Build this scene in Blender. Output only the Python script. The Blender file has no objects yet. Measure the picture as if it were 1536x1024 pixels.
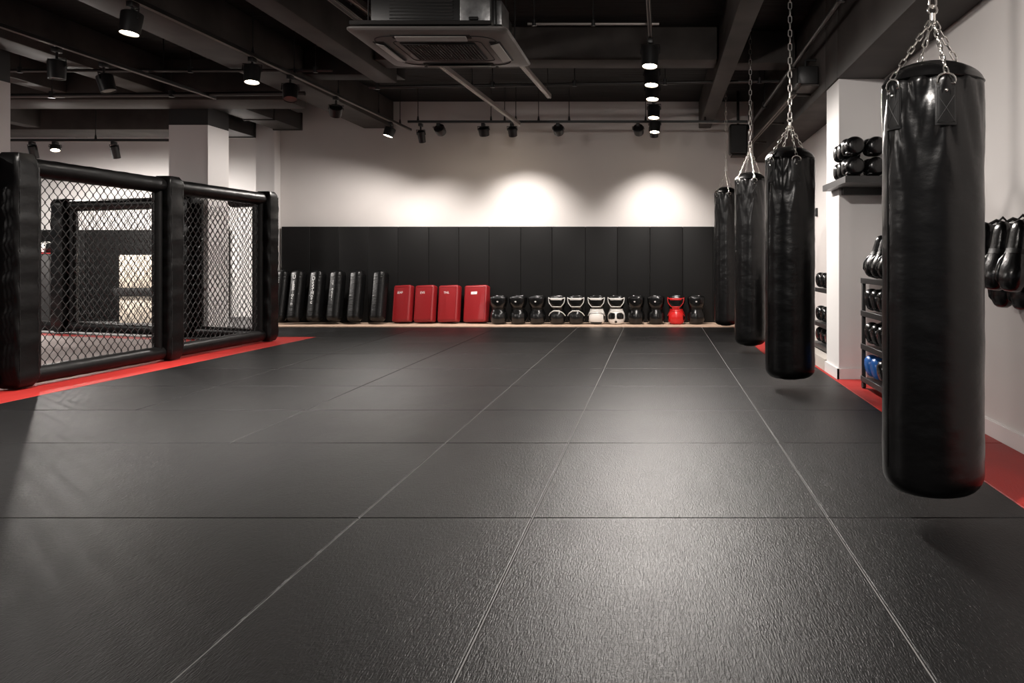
import bpy, bmesh, math, random
from mathutils import Vector, Matrix, Euler
random.seed(7)
C = bpy.context.scene.collection
PI = math.pi
F, PX, PY, CH = 1250.0, 985.0, 388.0, 1.0      # focal length in pixels, principal point, camera height

def at(px, py, Y):
    return Vector(((px-PX)*Y/F, Y, CH+(PY-py)*Y/F))

# ------------------------------------------------------------------ materials
def mk(name, col, rough=0.5, metal=0.0, bumps=(), var=0.0, vscale=3.0, spec=0.5, coat=0.0, emit=None):
    m = bpy.data.materials.new(name); m.use_nodes = True
    nt = m.node_tree; b = nt.nodes['Principled BSDF']
    b.inputs['Base Color'].default_value = (*col, 1)
    b.inputs['Roughness'].default_value = rough
    b.inputs['Metallic'].default_value = metal
    b.inputs['Specular IOR Level'].default_value = spec
    if coat: b.inputs['Coat Weight'].default_value = coat; b.inputs['Coat Roughness'].default_value = .12
    if emit:
        b.inputs['Emission Color'].default_value = (*emit[0], 1); b.inputs['Emission Strength'].default_value = emit[1]
    tc = nt.nodes.new('ShaderNodeTexCoord')
    prev = None
    for (sc, strength, dist) in bumps:
        mp = nt.nodes.new('ShaderNodeMapping'); nt.links.new(tc.outputs['Object'], mp.inputs[0])
        mp.inputs['Scale'].default_value = sc
        n = nt.nodes.new('ShaderNodeTexNoise'); n.inputs['Scale'].default_value = 1.0; n.inputs['Detail'].default_value = 3
        nt.links.new(mp.outputs[0], n.inputs['Vector'])
        bp = nt.nodes.new('ShaderNodeBump'); bp.inputs['Strength'].default_value = strength; bp.inputs['Distance'].default_value = dist
        nt.links.new(n.outputs['Fac'], bp.inputs['Height'])
        if prev: nt.links.new(prev.outputs[0], bp.inputs['Normal'])
        prev = bp
    if prev: nt.links.new(prev.outputs[0], b.inputs['Normal'])
    if var:
        n = nt.nodes.new('ShaderNodeTexNoise'); n.inputs['Scale'].default_value = vscale; n.inputs['Detail'].default_value = 5
        nt.links.new(tc.outputs['Object'], n.inputs['Vector'])
        r = nt.nodes.new('ShaderNodeValToRGB')
        r.color_ramp.elements[0].position = .3; r.color_ramp.elements[1].position = .7
        r.color_ramp.elements[0].color = (*[c*(1-var) for c in col], 1); r.color_ramp.elements[1].color = (*[min(1, c*(1+var)) for c in col], 1)
        nt.links.new(n.outputs['Fac'], r.inputs[0]); nt.links.new(r.outputs[0], b.inputs['Base Color'])
    return m

def mk_mat_floor(name, col, rough=.42):
    """Training mat: woven straw-like relief, faint scuffs, a tone of its own for each mat."""
    m = mk(name, col, rough, spec=.17)
    nt = m.node_tree; b = nt.nodes['Principled BSDF']
    tc = nt.nodes.new('ShaderNodeTexCoord')
    def noise(scale, detail=4, dist=0):
        mp = nt.nodes.new('ShaderNodeMapping'); mp.inputs['Scale'].default_value = scale
        nt.links.new(tc.outputs['Object'], mp.inputs[0])
        n = nt.nodes.new('ShaderNodeTexNoise'); n.inputs['Scale'].default_value = 1; n.inputs['Detail'].default_value = detail
        n.inputs['Distortion'].default_value = dist
        nt.links.new(mp.outputs[0], n.inputs['Vector']); return n
    at_ = nt.nodes.new('ShaderNodeAttribute'); at_.attribute_name = 'tone'
    scuff = noise((1.3, .8, 1), 6)
    mr = nt.nodes.new('ShaderNodeMapRange'); mr.inputs[1].default_value = .3; mr.inputs[2].default_value = .7
    mr.inputs[3].default_value = .8; mr.inputs[4].default_value = 1.25
    nt.links.new(scuff.outputs['Fac'], mr.inputs[0])
    mu = nt.nodes.new('ShaderNodeMath'); mu.operation = 'MULTIPLY'
    nt.links.new(at_.outputs['Fac'], mu.inputs[0]); nt.links.new(mr.outputs[0], mu.inputs[1])
    mx = nt.nodes.new('ShaderNodeVectorMath'); mx.operation = 'SCALE'; mx.inputs[0].default_value = col
    nt.links.new(mu.outputs[0], mx.inputs['Scale']); nt.links.new(mx.outputs[0], b.inputs['Base Color'])
    g1 = noise((210, 34, 1), 3, .6); g2 = noise((70, 110, 1), 3, 1.0); g3 = noise((9, 3, 1), 3)
    prev = None
    for n, s, d in ((g3, .2, .01), (g2, .34, .0026), (g1, .6, .003)):
        bp = nt.nodes.new('ShaderNodeBump'); bp.inputs['Strength'].default_value = s; bp.inputs['Distance'].default_value = d
        nt.links.new(n.outputs['Fac'], bp.inputs['Height'])
        if prev: nt.links.new(prev.outputs[0], bp.inputs['Normal'])
        prev = bp
    nt.links.new(prev.outputs[0], b.inputs['Normal'])
    rr = nt.nodes.new('ShaderNodeMapRange'); rr.inputs[3].default_value = rough-.07; rr.inputs[4].default_value = rough+.09
    nt.links.new(scuff.outputs['Fac'], rr.inputs[0]); nt.links.new(rr.outputs[0], b.inputs['Roughness'])
    return m

M = {}
M['mat'] = mk_mat_floor('black_training_mat', (.0058, .0058, .0060), .40)
M['red_mat'] = mk_mat_floor('red_training_mat', (.36, .022, .018), .5)
M['slab'] = mk('grey_rubber_floor', (.10, .098, .098), .6, var=.2)
M['seam'] = mk('pale_seam_highlight', (.16, .157, .153), .6)  # pale colour paints the highlight on the worn lengthwise mat seams
M['canvas'] = mk('grey_canvas', (.34, .285, .27), .8, var=.08, bumps=(((60, 60, 60), .2, .002),))
M['wall'] = mk('warm_white_paint', (.62, .588, .57), .75, var=.03, vscale=1.2, bumps=(((40, 40, 40), .06, .002),))
M['white'] = mk('white_paint', (.70, .68, .67), .6, var=.02, vscale=1.0)
M['base'] = mk('white_baseboard', (.74, .71, .70), .45)
M['beige'] = mk('beige_wood', (.50, .36, .27), .5, var=.15, vscale=9)
M['kerb'] = mk('beige_kerb', (.50, .46, .42), .55, var=.06)
M['ceil'] = mk('black_ceiling_boards', (.006, .0052, .005), .7, spec=.2, bumps=(((1.2, 22, 1), .6, .02),), var=.5, vscale=2)
M['beam'] = mk('dark_beam_paint', (.052, .0455, .042), .6, spec=.15, var=.35, vscale=2.2, bumps=(((4, 1.4, 4), .35, .015),))
M['beamd'] = mk('darker_beam_paint', (.022, .020, .019), .6, spec=.2, var=.35, vscale=2.2, bumps=(((4, 1.4, 4), .35, .015),))
M['capital'] = mk('black_pillar_paint', (.014, .013, .013), .6)
M['leather'] = mk('black_leather', (.0022, .0021, .0022), .29, bumps=(((5, 5, 9), .45, .012), ((2.2, 2.2, 3.5), .3, .03), ((160, 160, 160), .12, .002)), spec=.30)
M['leather_tab'] = mk('black_leather_strap', (.003, .003, .003), .42, bumps=(((140, 140, 140), .15, .002),), spec=.3)
M['pad'] = mk('cage_pad_vinyl', (.0045, .0043, .0043), .36, bumps=(((6, 6, 9), .35, .012), ((120, 120, 120), .08, .002)), spec=.15)
M['wallpad'] = mk('wall_pad_vinyl', (.0055, .0053, .0053), .6, bumps=(((110, 110, 110), .1, .002),), spec=.22)
M['shield'] = mk('kick_shield_leather', (.004, .004, .0042), .33, bumps=(((8, 8, 42), .6, .010), ((90, 90, 90), .1, .002)), spec=.28)
M['red'] = mk('red_vinyl', (.25, .012, .015), .36, bumps=(((120, 120, 120), .08, .002), ((5, 5, 5), .15, .01)))
M['glove'] = mk('black_glove_vinyl', (.004, .004, .0042), .24, bumps=(((22, 22, 22), .3, .006),), spec=.4, coat=.12)
M['gwhite'] = mk('white_glove_vinyl', (.68, .66, .63), .3, bumps=(((22, 22, 22), .15, .004),))
M['gred'] = mk('red_glove_vinyl', (.55, .012, .012), .28, bumps=(((22, 22, 22), .15, .004),))
M['gblue'] = mk('blue_glove_vinyl', (.02, .12, .42), .28)
M['gold'] = mk('tan_glove_vinyl', (.35, .25, .15), .35)
M['steel'] = mk('chain_steel', (.62, .60, .57), .28, metal=1.0)
M['black_metal'] = mk('black_metal', (.010, .0095, .0095), .42, metal=.0, spec=.6)
M['wire'] = mk('black_coated_wire', (.010, .010, .010), .45)
M['pipe'] = mk('dark_pipe', (.035, .032, .031), .35, metal=.4)
M['grey_pipe'] = mk('grey_trunking', (.40, .36, .33), .4, metal=.5)
M['duct'] = mk('dark_duct', (.03, .028, .027), .45, metal=.3, var=.2)
M['galv'] = mk('galvanised_sheet', (.33, .33, .33), .38, metal=.8, var=.35, vscale=14, bumps=(((14, 14, 14), .3, .01),))
M['acpanel'] = mk('grey_air_conditioner_plastic', (.155, .143, .135), .4)
M['acvane'] = mk('pale_air_vane', (.36, .34, .32), .35)
M['acdark'] = mk('air_conditioner_recess', (.006, .006, .006), .7)
M['acslat'] = mk('air_conditioner_slat', (.032, .028, .026), .5)
M['lens'] = mk('lit_lamp_lens', (1, .9, .75), .3, emit=((1.0, .82, .60), 22))
M['lens_off'] = mk('dark_lamp_lens', (.12, .11, .10), .15)
M['lettering'] = mk('white_print', (.8, .8, .8), .5)
M['rack'] = mk('rack_black_metal', (.022, .021, .021), .42)
M['rubber'] = mk('black_rubber', (.012, .012, .012), .6)
M['cab'] = mk('beige_cabinet', (.62, .54, .45), .5, var=.05)

# ------------------------------------------------------------------ mesh builder
class MB:
    def __init__(s): s.v = []; s.f = []; s.mi = []; s.tone = []
    def add(s, vs, fs, mi=0, tone=1.0):
        o = len(s.v); s.v += [Vector(p) for p in vs]
        for f in fs: s.f.append([o+i for i in f]); s.mi.append(mi); s.tone.append(tone)
        return s
    def box(s, x0, x1, y0, y1, z0, z1, mi=0):
        vs = [(x, y, z) for z in (z0, z1) for y in (y0, y1) for x in (x0, x1)]
        return s.add(vs, [(0,2,3,1),(4,5,7,6),(0,1,5,4),(2,6,7,3),(0,4,6,2),(1,3,7,5)], mi)
    def rbox(s, cx, cy, cz, sx, sy, sz, r=.01, seg=2, mi=0, mat=None):
        bm = bmesh.new(); bmesh.ops.create_cube(bm, size=1)
        for v in bm.verts: v.co = Vector((v.co.x*sx, v.co.y*sy, v.co.z*sz))
        bmesh.ops.bevel(bm, geom=list(bm.edges), offset=r, segments=seg, profile=.5, affect='EDGES')
        if mat is None: mat = Matrix.Translation((cx, cy, cz))
        bm.verts.index_update()
        s.add([mat @ v.co for v in bm.verts], [[v.index for v in f.verts] for f in bm.faces], mi); bm.free(); return s
    def tube(s, pts, r, n=8, closed=False, caps=True, mi=0):
        pts = [Vector(p) for p in pts]; N = len(pts); rs = r if isinstance(r, (list, tuple)) else [r]*N
        vs = []; up = None
        for i, p in enumerate(pts):
            a = pts[(i-1) % N] if (closed or i > 0) else p
            b = pts[(i+1) % N] if (closed or i < N-1) else p
            t = (b-a).normalized()
            if up is None:
                up = Vector((0,0,1)) if abs(t.z) < .9 else Vector((1,0,0))
            u = (up - t*up.dot(t))
            if u.length < 1e-5: u = Vector((1,0,0)) - t*t.x
            u.normalize(); w = t.cross(u); up = u
            for k in range(n):
                q = 2*PI*k/n; vs.append(p + (u*math.cos(q)+w*math.sin(q))*rs[i])
        fs = []
        for i in range(N if closed else N-1):
            j = (i+1) % N
            for k in range(n):
                l = (k+1) % n; fs.append((i*n+k, i*n+l, j*n+l, j*n+k))
        if caps and not closed:
            fs.append(tuple(range(n-1, -1, -1))); fs.append(tuple((N-1)*n+k for k in range(n)))
        return s.add(vs, fs, mi)
    def lathe(s, prof, n=32, M_=None, mi=0, fn=None):
        """prof: (r, z) bottom to top about local z; ends with r = 0 are closed by a point."""
        vs = []; rings = []
        for (r, z) in prof:
            if r < 1e-6: rings.append([len(vs)]); vs.append(Vector((0, 0, z)))
            else:
                ring = []
                for k in range(n):
                    q = 2*PI*k/n; rr = r if fn is None else fn(r, z, q)
                    ring.append(len(vs)); vs.append(Vector((rr*math.cos(q), rr*math.sin(q), z)))
                rings.append(ring)
        fs = []
        for a, b in zip(rings, rings[1:]):
            for k in range(n):
                l = (k+1) % n
                if len(a) == 1 and len(b) == 1: continue
                if len(a) == 1: fs.append((a[0], b[l], b[k]))
                elif len(b) == 1: fs.append((a[k], a[l], b[0]))
                else: fs.append((a[k], a[l], b[l], b[k]))
        if len(rings[0]) > 1: fs.append(tuple(reversed(rings[0])))
        if len(rings[-1]) > 1: fs.append(tuple(rings[-1]))
        if M_ is not None: vs = [M_ @ v for v in vs]
        return s.add(vs, fs, mi)
    def sphere(s, c, r, sx=1, sy=1, sz=1, n=20, mi=0, rot=None):
        prof = [(math.sin(PI*i/12)*r, -math.cos(PI*i/12)*r) for i in range(13)]; prof[0] = (0, -r); prof[-1] = (0, r)
        m = Matrix.Translation(c) @ (rot.to_4x4() if rot else Matrix()) @ Matrix.Diagonal((sx, sy, sz, 1))
        return s.lathe(prof, n, m, mi)
    def build(s, name, mats, parent=None, smooth=True, angle=40, tone=False):
        me = bpy.data.meshes.new(name); me.from_pydata([tuple(v) for v in s.v], [], s.f)
        if not isinstance(mats, (list, tuple)): mats = [mats]
        for m in mats: me.materials.append(m)
        if len(mats) > 1: me.polygons.foreach_set('material_index', s.mi)
        if tone:
            a = me.attributes.new('tone', 'FLOAT', 'FACE'); a.data.foreach_set('value', s.tone)
        me.update()
        if smooth:
            me.polygons.foreach_set('use_smooth', [True]*len(me.polygons)); me.set_sharp_from_angle(angle=math.radians(angle))
        o = bpy.data.objects.new(name, me); C.objects.link(o)
        if parent is not None: o.parent = parent
        return o

def tag(o, label=None, cat=None, group=None, kind=None):
    if label: o['label'] = label
    if cat: o['category'] = cat
    if group: o['group'] = group
    if kind: o['kind'] = kind
    return o
def empty(name, loc, rot=(0,0,0), label=None, cat=None, group=None):
    o = bpy.data.objects.new(name, None); C.objects.link(o); o.location = loc; o.rotation_euler = rot
    o.empty_display_size = .05
    return tag(o, label, cat, group)
def struct(name, mb, m, smooth=False, **k):
    o = mb.build(name, m, smooth=smooth, **k); o['kind'] = 'structure'; return o
def dup(root, loc, rot, label, group=None, scale=None):
    r = root.copy(); C.objects.link(r); r.location = loc; r.rotation_euler = rot
    if scale: r.scale = scale
    r['label'] = label
    if group: r['group'] = group
    for ch in list(root.children):
        c = ch.copy(); C.objects.link(c); c.parent = r
        for g in list(ch.children):
            d = g.copy(); C.objects.link(d); d.parent = c
    return r
def lettering(text, size, m, parent, loc, rot, name='lettering', spacing=1.0):
    cu = bpy.data.curves.new('txt', 'FONT'); cu.body = text; cu.size = size; cu.extrude = .0008
    cu.align_x = 'CENTER'; cu.align_y = 'CENTER'; cu.space_line = spacing
    to = bpy.data.objects.new('txt', cu); C.objects.link(to)
    dg = bpy.context.evaluated_depsgraph_get(); dg.update()
    me = bpy.data.meshes.new_from_object(to.evaluated_get(dg)); me.name = name
    bpy.data.objects.remove(to); bpy.data.curves.remove(cu)
    me.materials.clear(); me.materials.append(m)
    o = bpy.data.objects.new(name, me); C.objects.link(o); o.parent = parent; o.location = loc; o.rotation_euler = rot
    return o

# ------------------------------------------------------------------ setting: floor
CEIL = 3.45
XW = 1.90                                  # wall_right
def xl(y): return -4.54 + (y-5.76)*.0366   # edge of the red strip along the cage
struct('floor_slab', MB().box(-15, 3.2, -3, 16, -.15, -.012), M['slab'])
rows = [-1.95, -.65, .62, 1.92, 3.22, 4.53, 5.51, 6.55, 7.60, 8.77, 10.0, 10.68, 11.45, 12.2]
fm = MB()
def mat_quad(mb, xa0, xb0, xa1, xb1, y0, y1, tone=1.0, g=.0022, e=.005, zt=0.0, mi=0):
    """One mat: a low frustum with a rounded rim; xa/xb are its sides at y0 and y1."""
    def ring(d, z): return [(xa0+d, y0+d, z), (xb0-d, y0+d, z), (xb1-d, y1-d, z), (xa1+d, y1-d, z)]
    vs = ring(g, zt-.012) + ring(g, zt-.0035) + ring(g+e*.45, zt-.0008) + ring(g+e, zt)
    fs = [(0,1,5,4),(1,2,6,5),(2,3,7,6),(3,0,4,7),(4,5,9,8),(5,6,10,9),(6,7,11,10),(7,4,8,11),(8,9,13,12),(9,10,14,13),(10,11,15,14),(11,8,12,15),(12,13,14,15)]
    mb.add(vs, fs, mi, tone)
for y0, y1 in zip(rows, rows[1:]):
    rgt = 1.475 if y1 < 8.8 else 1.13
    cols = [-2.32, -1.15, -.48, .66] if y0 >= 4.5 else [-1.15, -.48, .66]
    if y0 < 10.6:
        cols = [None] + ([-3.45] if y0 > 5 else []) + cols + [rgt]
    else: cols = [-6.6, -4.6, -3.45] + cols + [rgt]
    for a, b in zip(cols, cols[1:]):
        a0, a1 = (xl(y0), xl(y1)) if a is None else (a, a)
        mat_quad(fm, a0, b, a1, b, y0, y1, random.uniform(.8, 1.2) if y0 < 8 else random.uniform(.45, 1.5))
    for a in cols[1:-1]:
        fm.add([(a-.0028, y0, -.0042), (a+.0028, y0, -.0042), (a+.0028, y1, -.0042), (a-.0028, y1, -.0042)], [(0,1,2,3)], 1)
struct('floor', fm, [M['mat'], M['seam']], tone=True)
tr = MB()
for y0, y1 in zip(rows, rows[1:]):
    if y1 <= 10.7: mat_quad(tr, -5.25, xl(y0), -5.25, xl(y1), y0, y1, random.uniform(.92, 1.08))
struct('trim_1', tr, M['red_mat'], tone=True)
tr = MB()
for y0, y1 in zip(rows, rows[1:]):
    if y1 <= 6.6: mat_quad(tr, 1.475, 1.884, 1.475, 1.884, y0, y1, random.uniform(.92, 1.08))
mat_quad(tr, 1.475, 1.884, 1.475, 1.884, 6.55, 6.93, 1.0)
mat_quad(tr, 1.475, 1.503, 1.475, 1.503, 6.93, 8.77, 1.0)
for y0, y1 in zip(rows, rows[1:]):
    if y0 >= 8.7: mat_quad(tr, 1.13, 1.503, 1.13, 1.503, y0, y1, 1.0)
struct('trim_2', tr, M['red_mat'], tone=True)
struct('trim_3', MB().box(-5.86, 1.895, 12.203, 12.99, -.012, .012), M['beige'])
struct('trim_4', MB().box(1.505, 1.895, 7.47, 12.2, -.012, .10), M['kerb'])
struct('trim_5', MB().box(-14.0, -8.3, 13.45, 14.43, -.012, .004), M['red_mat'])
# walls
struct('wall_back', MB().box(-5.87, 2.0, 13.0, 13.15, -.15, CEIL+.1), M['wall'])
struct('wall_right', MB().box(XW, XW+.12, -3, 13.0, -.15, CEIL+.1), M['wall'])
struct('wall_back_cage_room', MB().box(-15, -6.0, 14.5, 14.65, -.15, CEIL+.1), M['white'])
struct('wall_return', MB().box(-6.0, -5.871, 13.3, 14.65, -.15, CEIL+.1), M['white'])
struct('ceiling', MB().box(-15, 3.2, -3, 16, CEIL, CEIL+.1), M['ceil'])
struct('baseboard_right', MB().box(XW-.016, XW, -3, 6.93, -.012, .085).box(XW-.010, XW, -3, 6.93, .085, .092), M['base'])
# pillars
struct('pillar_shelf', MB().box(1.52, XW-.001, 6.95, 7.45, -.012, 2.5), M['white'])
struct('baseboard_pillar', MB().box(1.505, XW-.017, 6.934, 6.9495, -.012, .085).box(1.505, 1.5195, 6.934, 7.466, -.012, .085), M['base'])
def pillar(name, x0, x1, y0, y1):
    struct(name, MB().box(x0, x1, y0, y1, -.012, 2.75), M['white'])
    struct('capital_'+name.split('_')[1], MB().box(x0+.001, x1-.001, y0+.001, y1-.001, 2.75, CEIL), M['capital'])
pillar('pillar_cage', -6.38, -5.87, 10.9, 11.43)
pillar('pillar_side', -6.96, -6.445, 7.8, 8.31)
struct('pillar_corner', MB().box(-6.155, -5.871, 12.8, 13.3, -.012, CEIL), M['white'])
# beams
def beam(n, x0, x1, y0, y1, z0, m='beam'):
    b = MB().rbox((x0+x1)/2, (y0+y1)/2, (z0+CEIL)/2, x1-x0, y1-y0, CEIL-z0, .012, 2)
    o = b.build('ceiling_beam', M[m], angle=30); o['kind'] = 'structure'; return o
beam('A', -4.56, -4.10, -3, 12.99, 3.03)
beam('B', -3.24, -3.00, -3, 9.63, 3.03)
beam('C', .655, .845, -3, 12.99, 3.03)
beam('D', -6.36, -6.02, -3, 10.2, 3.03)
beam('E', -7.46, -7.22, -3, 10.2, 3.03)
beam('F', -9.75, -9.55, -3, 14.0, 3.03)
beam('cross_left', -14, -4.57, 10.22, 10.86, 2.95)
beam('cross_left2', -14, -6.6, 12.9, 13.75, 3.0)
beam('cross_mid', -2.98, .64, 8.8, 9.2, 3.10)
beam('cross_right', .86, 1.49, 8.95, 9.3, 3.10)
beam('cross_b_end', -4.08, -3.0, 9.64, 9.95, 3.13, 'beamd')
beam('right', 1.505, XW-.002, -3, 6.948, 2.5)
beam('right2', 1.505, XW-.002, 7.452, 12.99, 2.5)
beam('right3', 1.505, XW-.002, 6.951, 7.449, 2.502)

# ------------------------------------------------------------------ padded panels on the back wall
edges = [422, 465, 508.5, 552, 597, 643, 688, 733.5, 781, 828, 878, 926, 975, 1024, 1070, 1116]
ordn = ['first', 'second', 'third', 'fourth', 'fifth', 'sixth', 'seventh', 'eighth', 'ninth', 'tenth', 'eleventh', 'twelfth', 'thirteenth', 'fourteenth', 'fifteenth']
for i, (a, b) in enumerate(zip(edges, edges[1:])):
    x0, x1 = at(a, 0, 12.94).x, at(b, 0, 12.94).x
    mb = MB().rbox((x0+x1)/2, 12.967, .757, x1-x0-.001, .055, 1.485, .009, 3)
    o = mb.build('padded_panel', M['wallpad'], angle=50)
    tag(o, 'black upright vinyl panel, %s along the padded back wall counting from the cage' % ordn[i], 'wall padding', 'black padded panels on the back wall', 'thing')
for i in range(6):
    x1 = -7.42 - i*1.25; x0 = x1 - 1.25
    o = MB().rbox((x0+x1)/2, 14.468, .75, 1.246, .055, 1.5, .012, 3).build('padded_panel', M['wallpad'], angle=50)
    tag(o, 'black wide vinyl panel behind the cage, %s along from the white corner wall' % ordn[i], 'wall padding', 'black padded panels behind the cage', 'thing')

# ------------------------------------------------------------------ cage
cage = empty('cage_fence', (-4.85, 8.2, 0), label='black padded octagon cage fence with chain-link mesh standing on the red strip', cat='cage')
CO = Vector((-4.85, 8.2, 0))
P = {0: (-6.2, 5.2), 1: (-4.92, 6.41), 2: (-4.82, 8.22), 3: (-4.72, 10.08), 5: (-5.91, 10.55), 4: (-8.03, 11.30), 6: (-10.4, 12.1)}
P = {k: Vector((x, y, 0)) for k, (x, y) in P.items()}
def cpart(mb, name, m, **k):
    mb.v = [v-CO for v in mb.v]; return mb.build(name, m, cage, **k)
def post(p, d, w=.235, t=.215, h=1.81):
    d = d.normalized(); ang = math.atan2(d.y, d.x)
    bm = bmesh.new(); nz = 46; rr = .035; K = 6
    ring = []
    hx, hy = w/2, t/2
    for cx, cy, a0 in ((hx-rr, hy-rr, 0), (-hx+rr, hy-rr, PI/2), (-hx+rr, -hy+rr, PI), (hx-rr, -hy+rr, 3*PI/2)):
        for k in range(K+1):
            q = a0 + PI/2*k/K; ring.append((cx+rr*math.cos(q), cy+rr*math.sin(q), q))
    mb = MB(); vs = []; n = len(ring); rnd = random.Random(int(p.x*100))
    ph = [rnd.uniform(0, 6) for _ in range(8)]
    for i in range(nz+1):
        z = .012 + (h-.012)*i/nz
        e = min(i, nz-i); ins = {0: .03, 1: .008}.get(e, 0)
        for (x, y, q) in ring:
            puck = .0035*math.sin(z*21+ph[0]+1.5*math.sin(q*2+ph[1])) + .0025*math.sin(z*47+ph[2]+2*math.sin(q+ph[3]))
            s = 1 - (ins-puck)/.11
            vs.append(Vector((x*s, y*s, z)))
    fs = [(i*n+k, i*n+(k+1) % n, (i+1)*n+(k+1) % n, (i+1)*n+k) for i in range(nz) for k in range(n)]
    fs.append(tuple(range(n-1, -1, -1))); fs.append(tuple(nz*n+k for k in range(n)))
    R = Matrix.Translation(p) @ Matrix.Rotation(ang, 4, 'Z')
    mb.add([R @ v for v in vs], fs)
    o = cpart(mb, 'corner_post', M['pad'], angle=60)
    for sx in (-1, 1):       # stitched seams down the pad
        st = MB().tube([R @ Vector((sx*(hx-.030), -hy-.0005, .06+k*(h-.12)/90)) for k in range(91)], [(.0026 if k % 2 else .0012) for k in range(91)], 5)
        st.v = [v-CO for v in st.v]; st.build('stitched_seam', M['wire'], o)
    return o
def rail(a, b, z, r, name):
    n = 24; rnd = random.Random(int(a.x*77+z*10)); ph = rnd.uniform(0, 6)
    pts = [a.lerp(b, i/n) + Vector((0, 0, z)) for i in range(n+1)]
    rs = [r*(1+.018*math.sin(i*2.1+ph)+.012*math.sin(i*5.3+ph)) for i in range(n+1)]
    rs[0] *= .93; rs[-1] *= .93
    return cpart(MB().tube(pts, rs, 20), name, M['pad'], angle=60)
def mesh_panel(a, b, z0, z1, pitch=.088, r=.0042):
    mb = MB(); L = (b-a).length; d = (b-a).normalized(); nrm = Vector((-d.y, d.x, 0)); half = pitch/2
    nw = int(L/half); rnd = random.Random(int(L*100))
    vz = pitch*1.12/2
    for k in range(nw+1):
        x0 = k*half
        pts = []; j = 0; z = z0
        while z <= z1+1e-6:
            side = (j % 2)
            xx = min(x0 + side*half*1.02 + rnd.uniform(-.002, .002), L)
            pts.append(a + d*xx + nrm*(.005 if side == (k % 2) else -.005) + Vector((0, 0, z)))
            j += 1; z += vz
        # alternate columns start on the opposite side so that neighbours hook together
        if k % 2 == 1:
            pts = []; j = 0; z = z0
            while z <= z1+1e-6:
                side = 1-(j % 2)
                xx = min(x0 + side*half*1.02 + rnd.uniform(-.002, .002), L)
                pts.append(a + d*xx + nrm*(-.005 if side else .005) + Vector((0, 0, z))); j += 1; z += vz
        mb.tube(pts, r, 5)
    return cpart(mb, 'wire_mesh', M['wire'])
def panel(i, j, top=True, side=(True, True), mesh=True, trim0=.12, trim1=.12):
    a, b = P[i], P[j]; d = (b-a).normalized()
    a2, b2 = a+d*trim0, b-d*trim1
    if top: rail(a2, b2, 1.715, .076, 'top_rail')
    rail(a2, b2, .085, .068, 'bottom_rail')
    for flag, q in ((side[0], a2+d*.045), (side[1], b2-d*.045)):
        if flag: cpart(MB().tube([q+Vector((0, 0, .1+i*1.6/20)) for i in range(21)], .045, 14), 'side_pad', M['pad'])
    if mesh: mesh_panel(a2+d*.02, b2-d*.02, .12, 1.68)
for k, dvec in ((1, P[2]-P[1]), (2, P[3]-P[2]), (3, P[3]-P[2]), (5, P[4]-P[5]), (4, P[4]-P[5])):
    post(P[k], dvec, t=.2 if k < 4 else .24)
panel(0, 1, trim0=0); panel(1, 2); panel(2, 3)
panel(5, 4)
panel(3, 5, top=False)
d35 = (P[5]-P[3]).normalized(); rail(P[3]+d35*.12, P[3]+d35*.56, 1.70, .07, 'top_rail')
panel(4, 6, top=False, side=(False, False), mesh=False, trim1=0)
# canvas floor of the cage, with a red border
cm = MB()
inner = [(-6.7, 5.0), (-5.25, 6.3), (-4.99, 8.2), (-4.86, 9.85), (-6.0, 10.32), (-8.1, 11.02), (-10.3, 11.75), (-11.2, 9.2), (-10.0, 5.6)]
cen = Vector((sum(p[0] for p in inner)/9, sum(p[1] for p in inner)/9, 0))
n = len(inner); O = [Vector((x, y, 0)) for x, y in inner]; I = [p.lerp(cen, .10) for p in O]
vs = [p+Vector((0, 0, -.012)) for p in O] + [p+Vector((0, 0, .014)) for p in O] + [p+Vector((0, 0, .015)) for p in I]
for k in range(n):
    l = (k+1) % n
    cm.add([vs[k], vs[l], vs[n+l], vs[n+k]], [(0,1,2,3)], 1); cm.add([vs[n+k], vs[n+l], vs[2*n+l], vs[2*n+k]], [(0,1,2,3)], 1)
cm.add(vs[2*n:], [tuple(range(n))], 0)
o = cm.build('cage_canvas', [M['canvas'], M['red_mat']], smooth=False, tone=True)
tag(o, 'greyish pink canvas mat with red border inside the cage', 'mat', kind='thing')

# ------------------------------------------------------------------ heavy bags
def link(mb, c, ax, side, L, W, wr):
    """One stadium-shaped chain link: long axis ax, wide axis side."""
    h = L/2-W/2; pts = []
    for k in range(7):
        q = PI*k/6; pts.append(c + ax*(h+math.sin(q)*(W/2-wr)) + side*math.cos(q)*(W/2-wr))
    for k in range(7):
        q = PI+PI*k/6; pts.append(c + ax*(-h+math.sin(q)*(W/2-wr)) + side*math.cos(q)*(W/2-wr))
    mb.tube(pts, wr, 6, closed=True)
def chain(a, b, L=.064, W=.034, wr=.0045):
    mb = MB(); a = Vector(a); b = Vector(b); ax = (b-a).normalized(); tot = (b-a).length
    p = L-2.6*wr; n = max(2, round(tot/p)); p = tot/n
    s = Vector((1, 0, 0)); s = (s-ax*s.dot(ax)).normalized(); t = ax.cross(s)
    for i in range(n):
        link(mb, a+ax*p*(i+.5), ax, s if i % 2 == 0 else t, p+2.6*wr, W, wr)
    return mb
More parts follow.
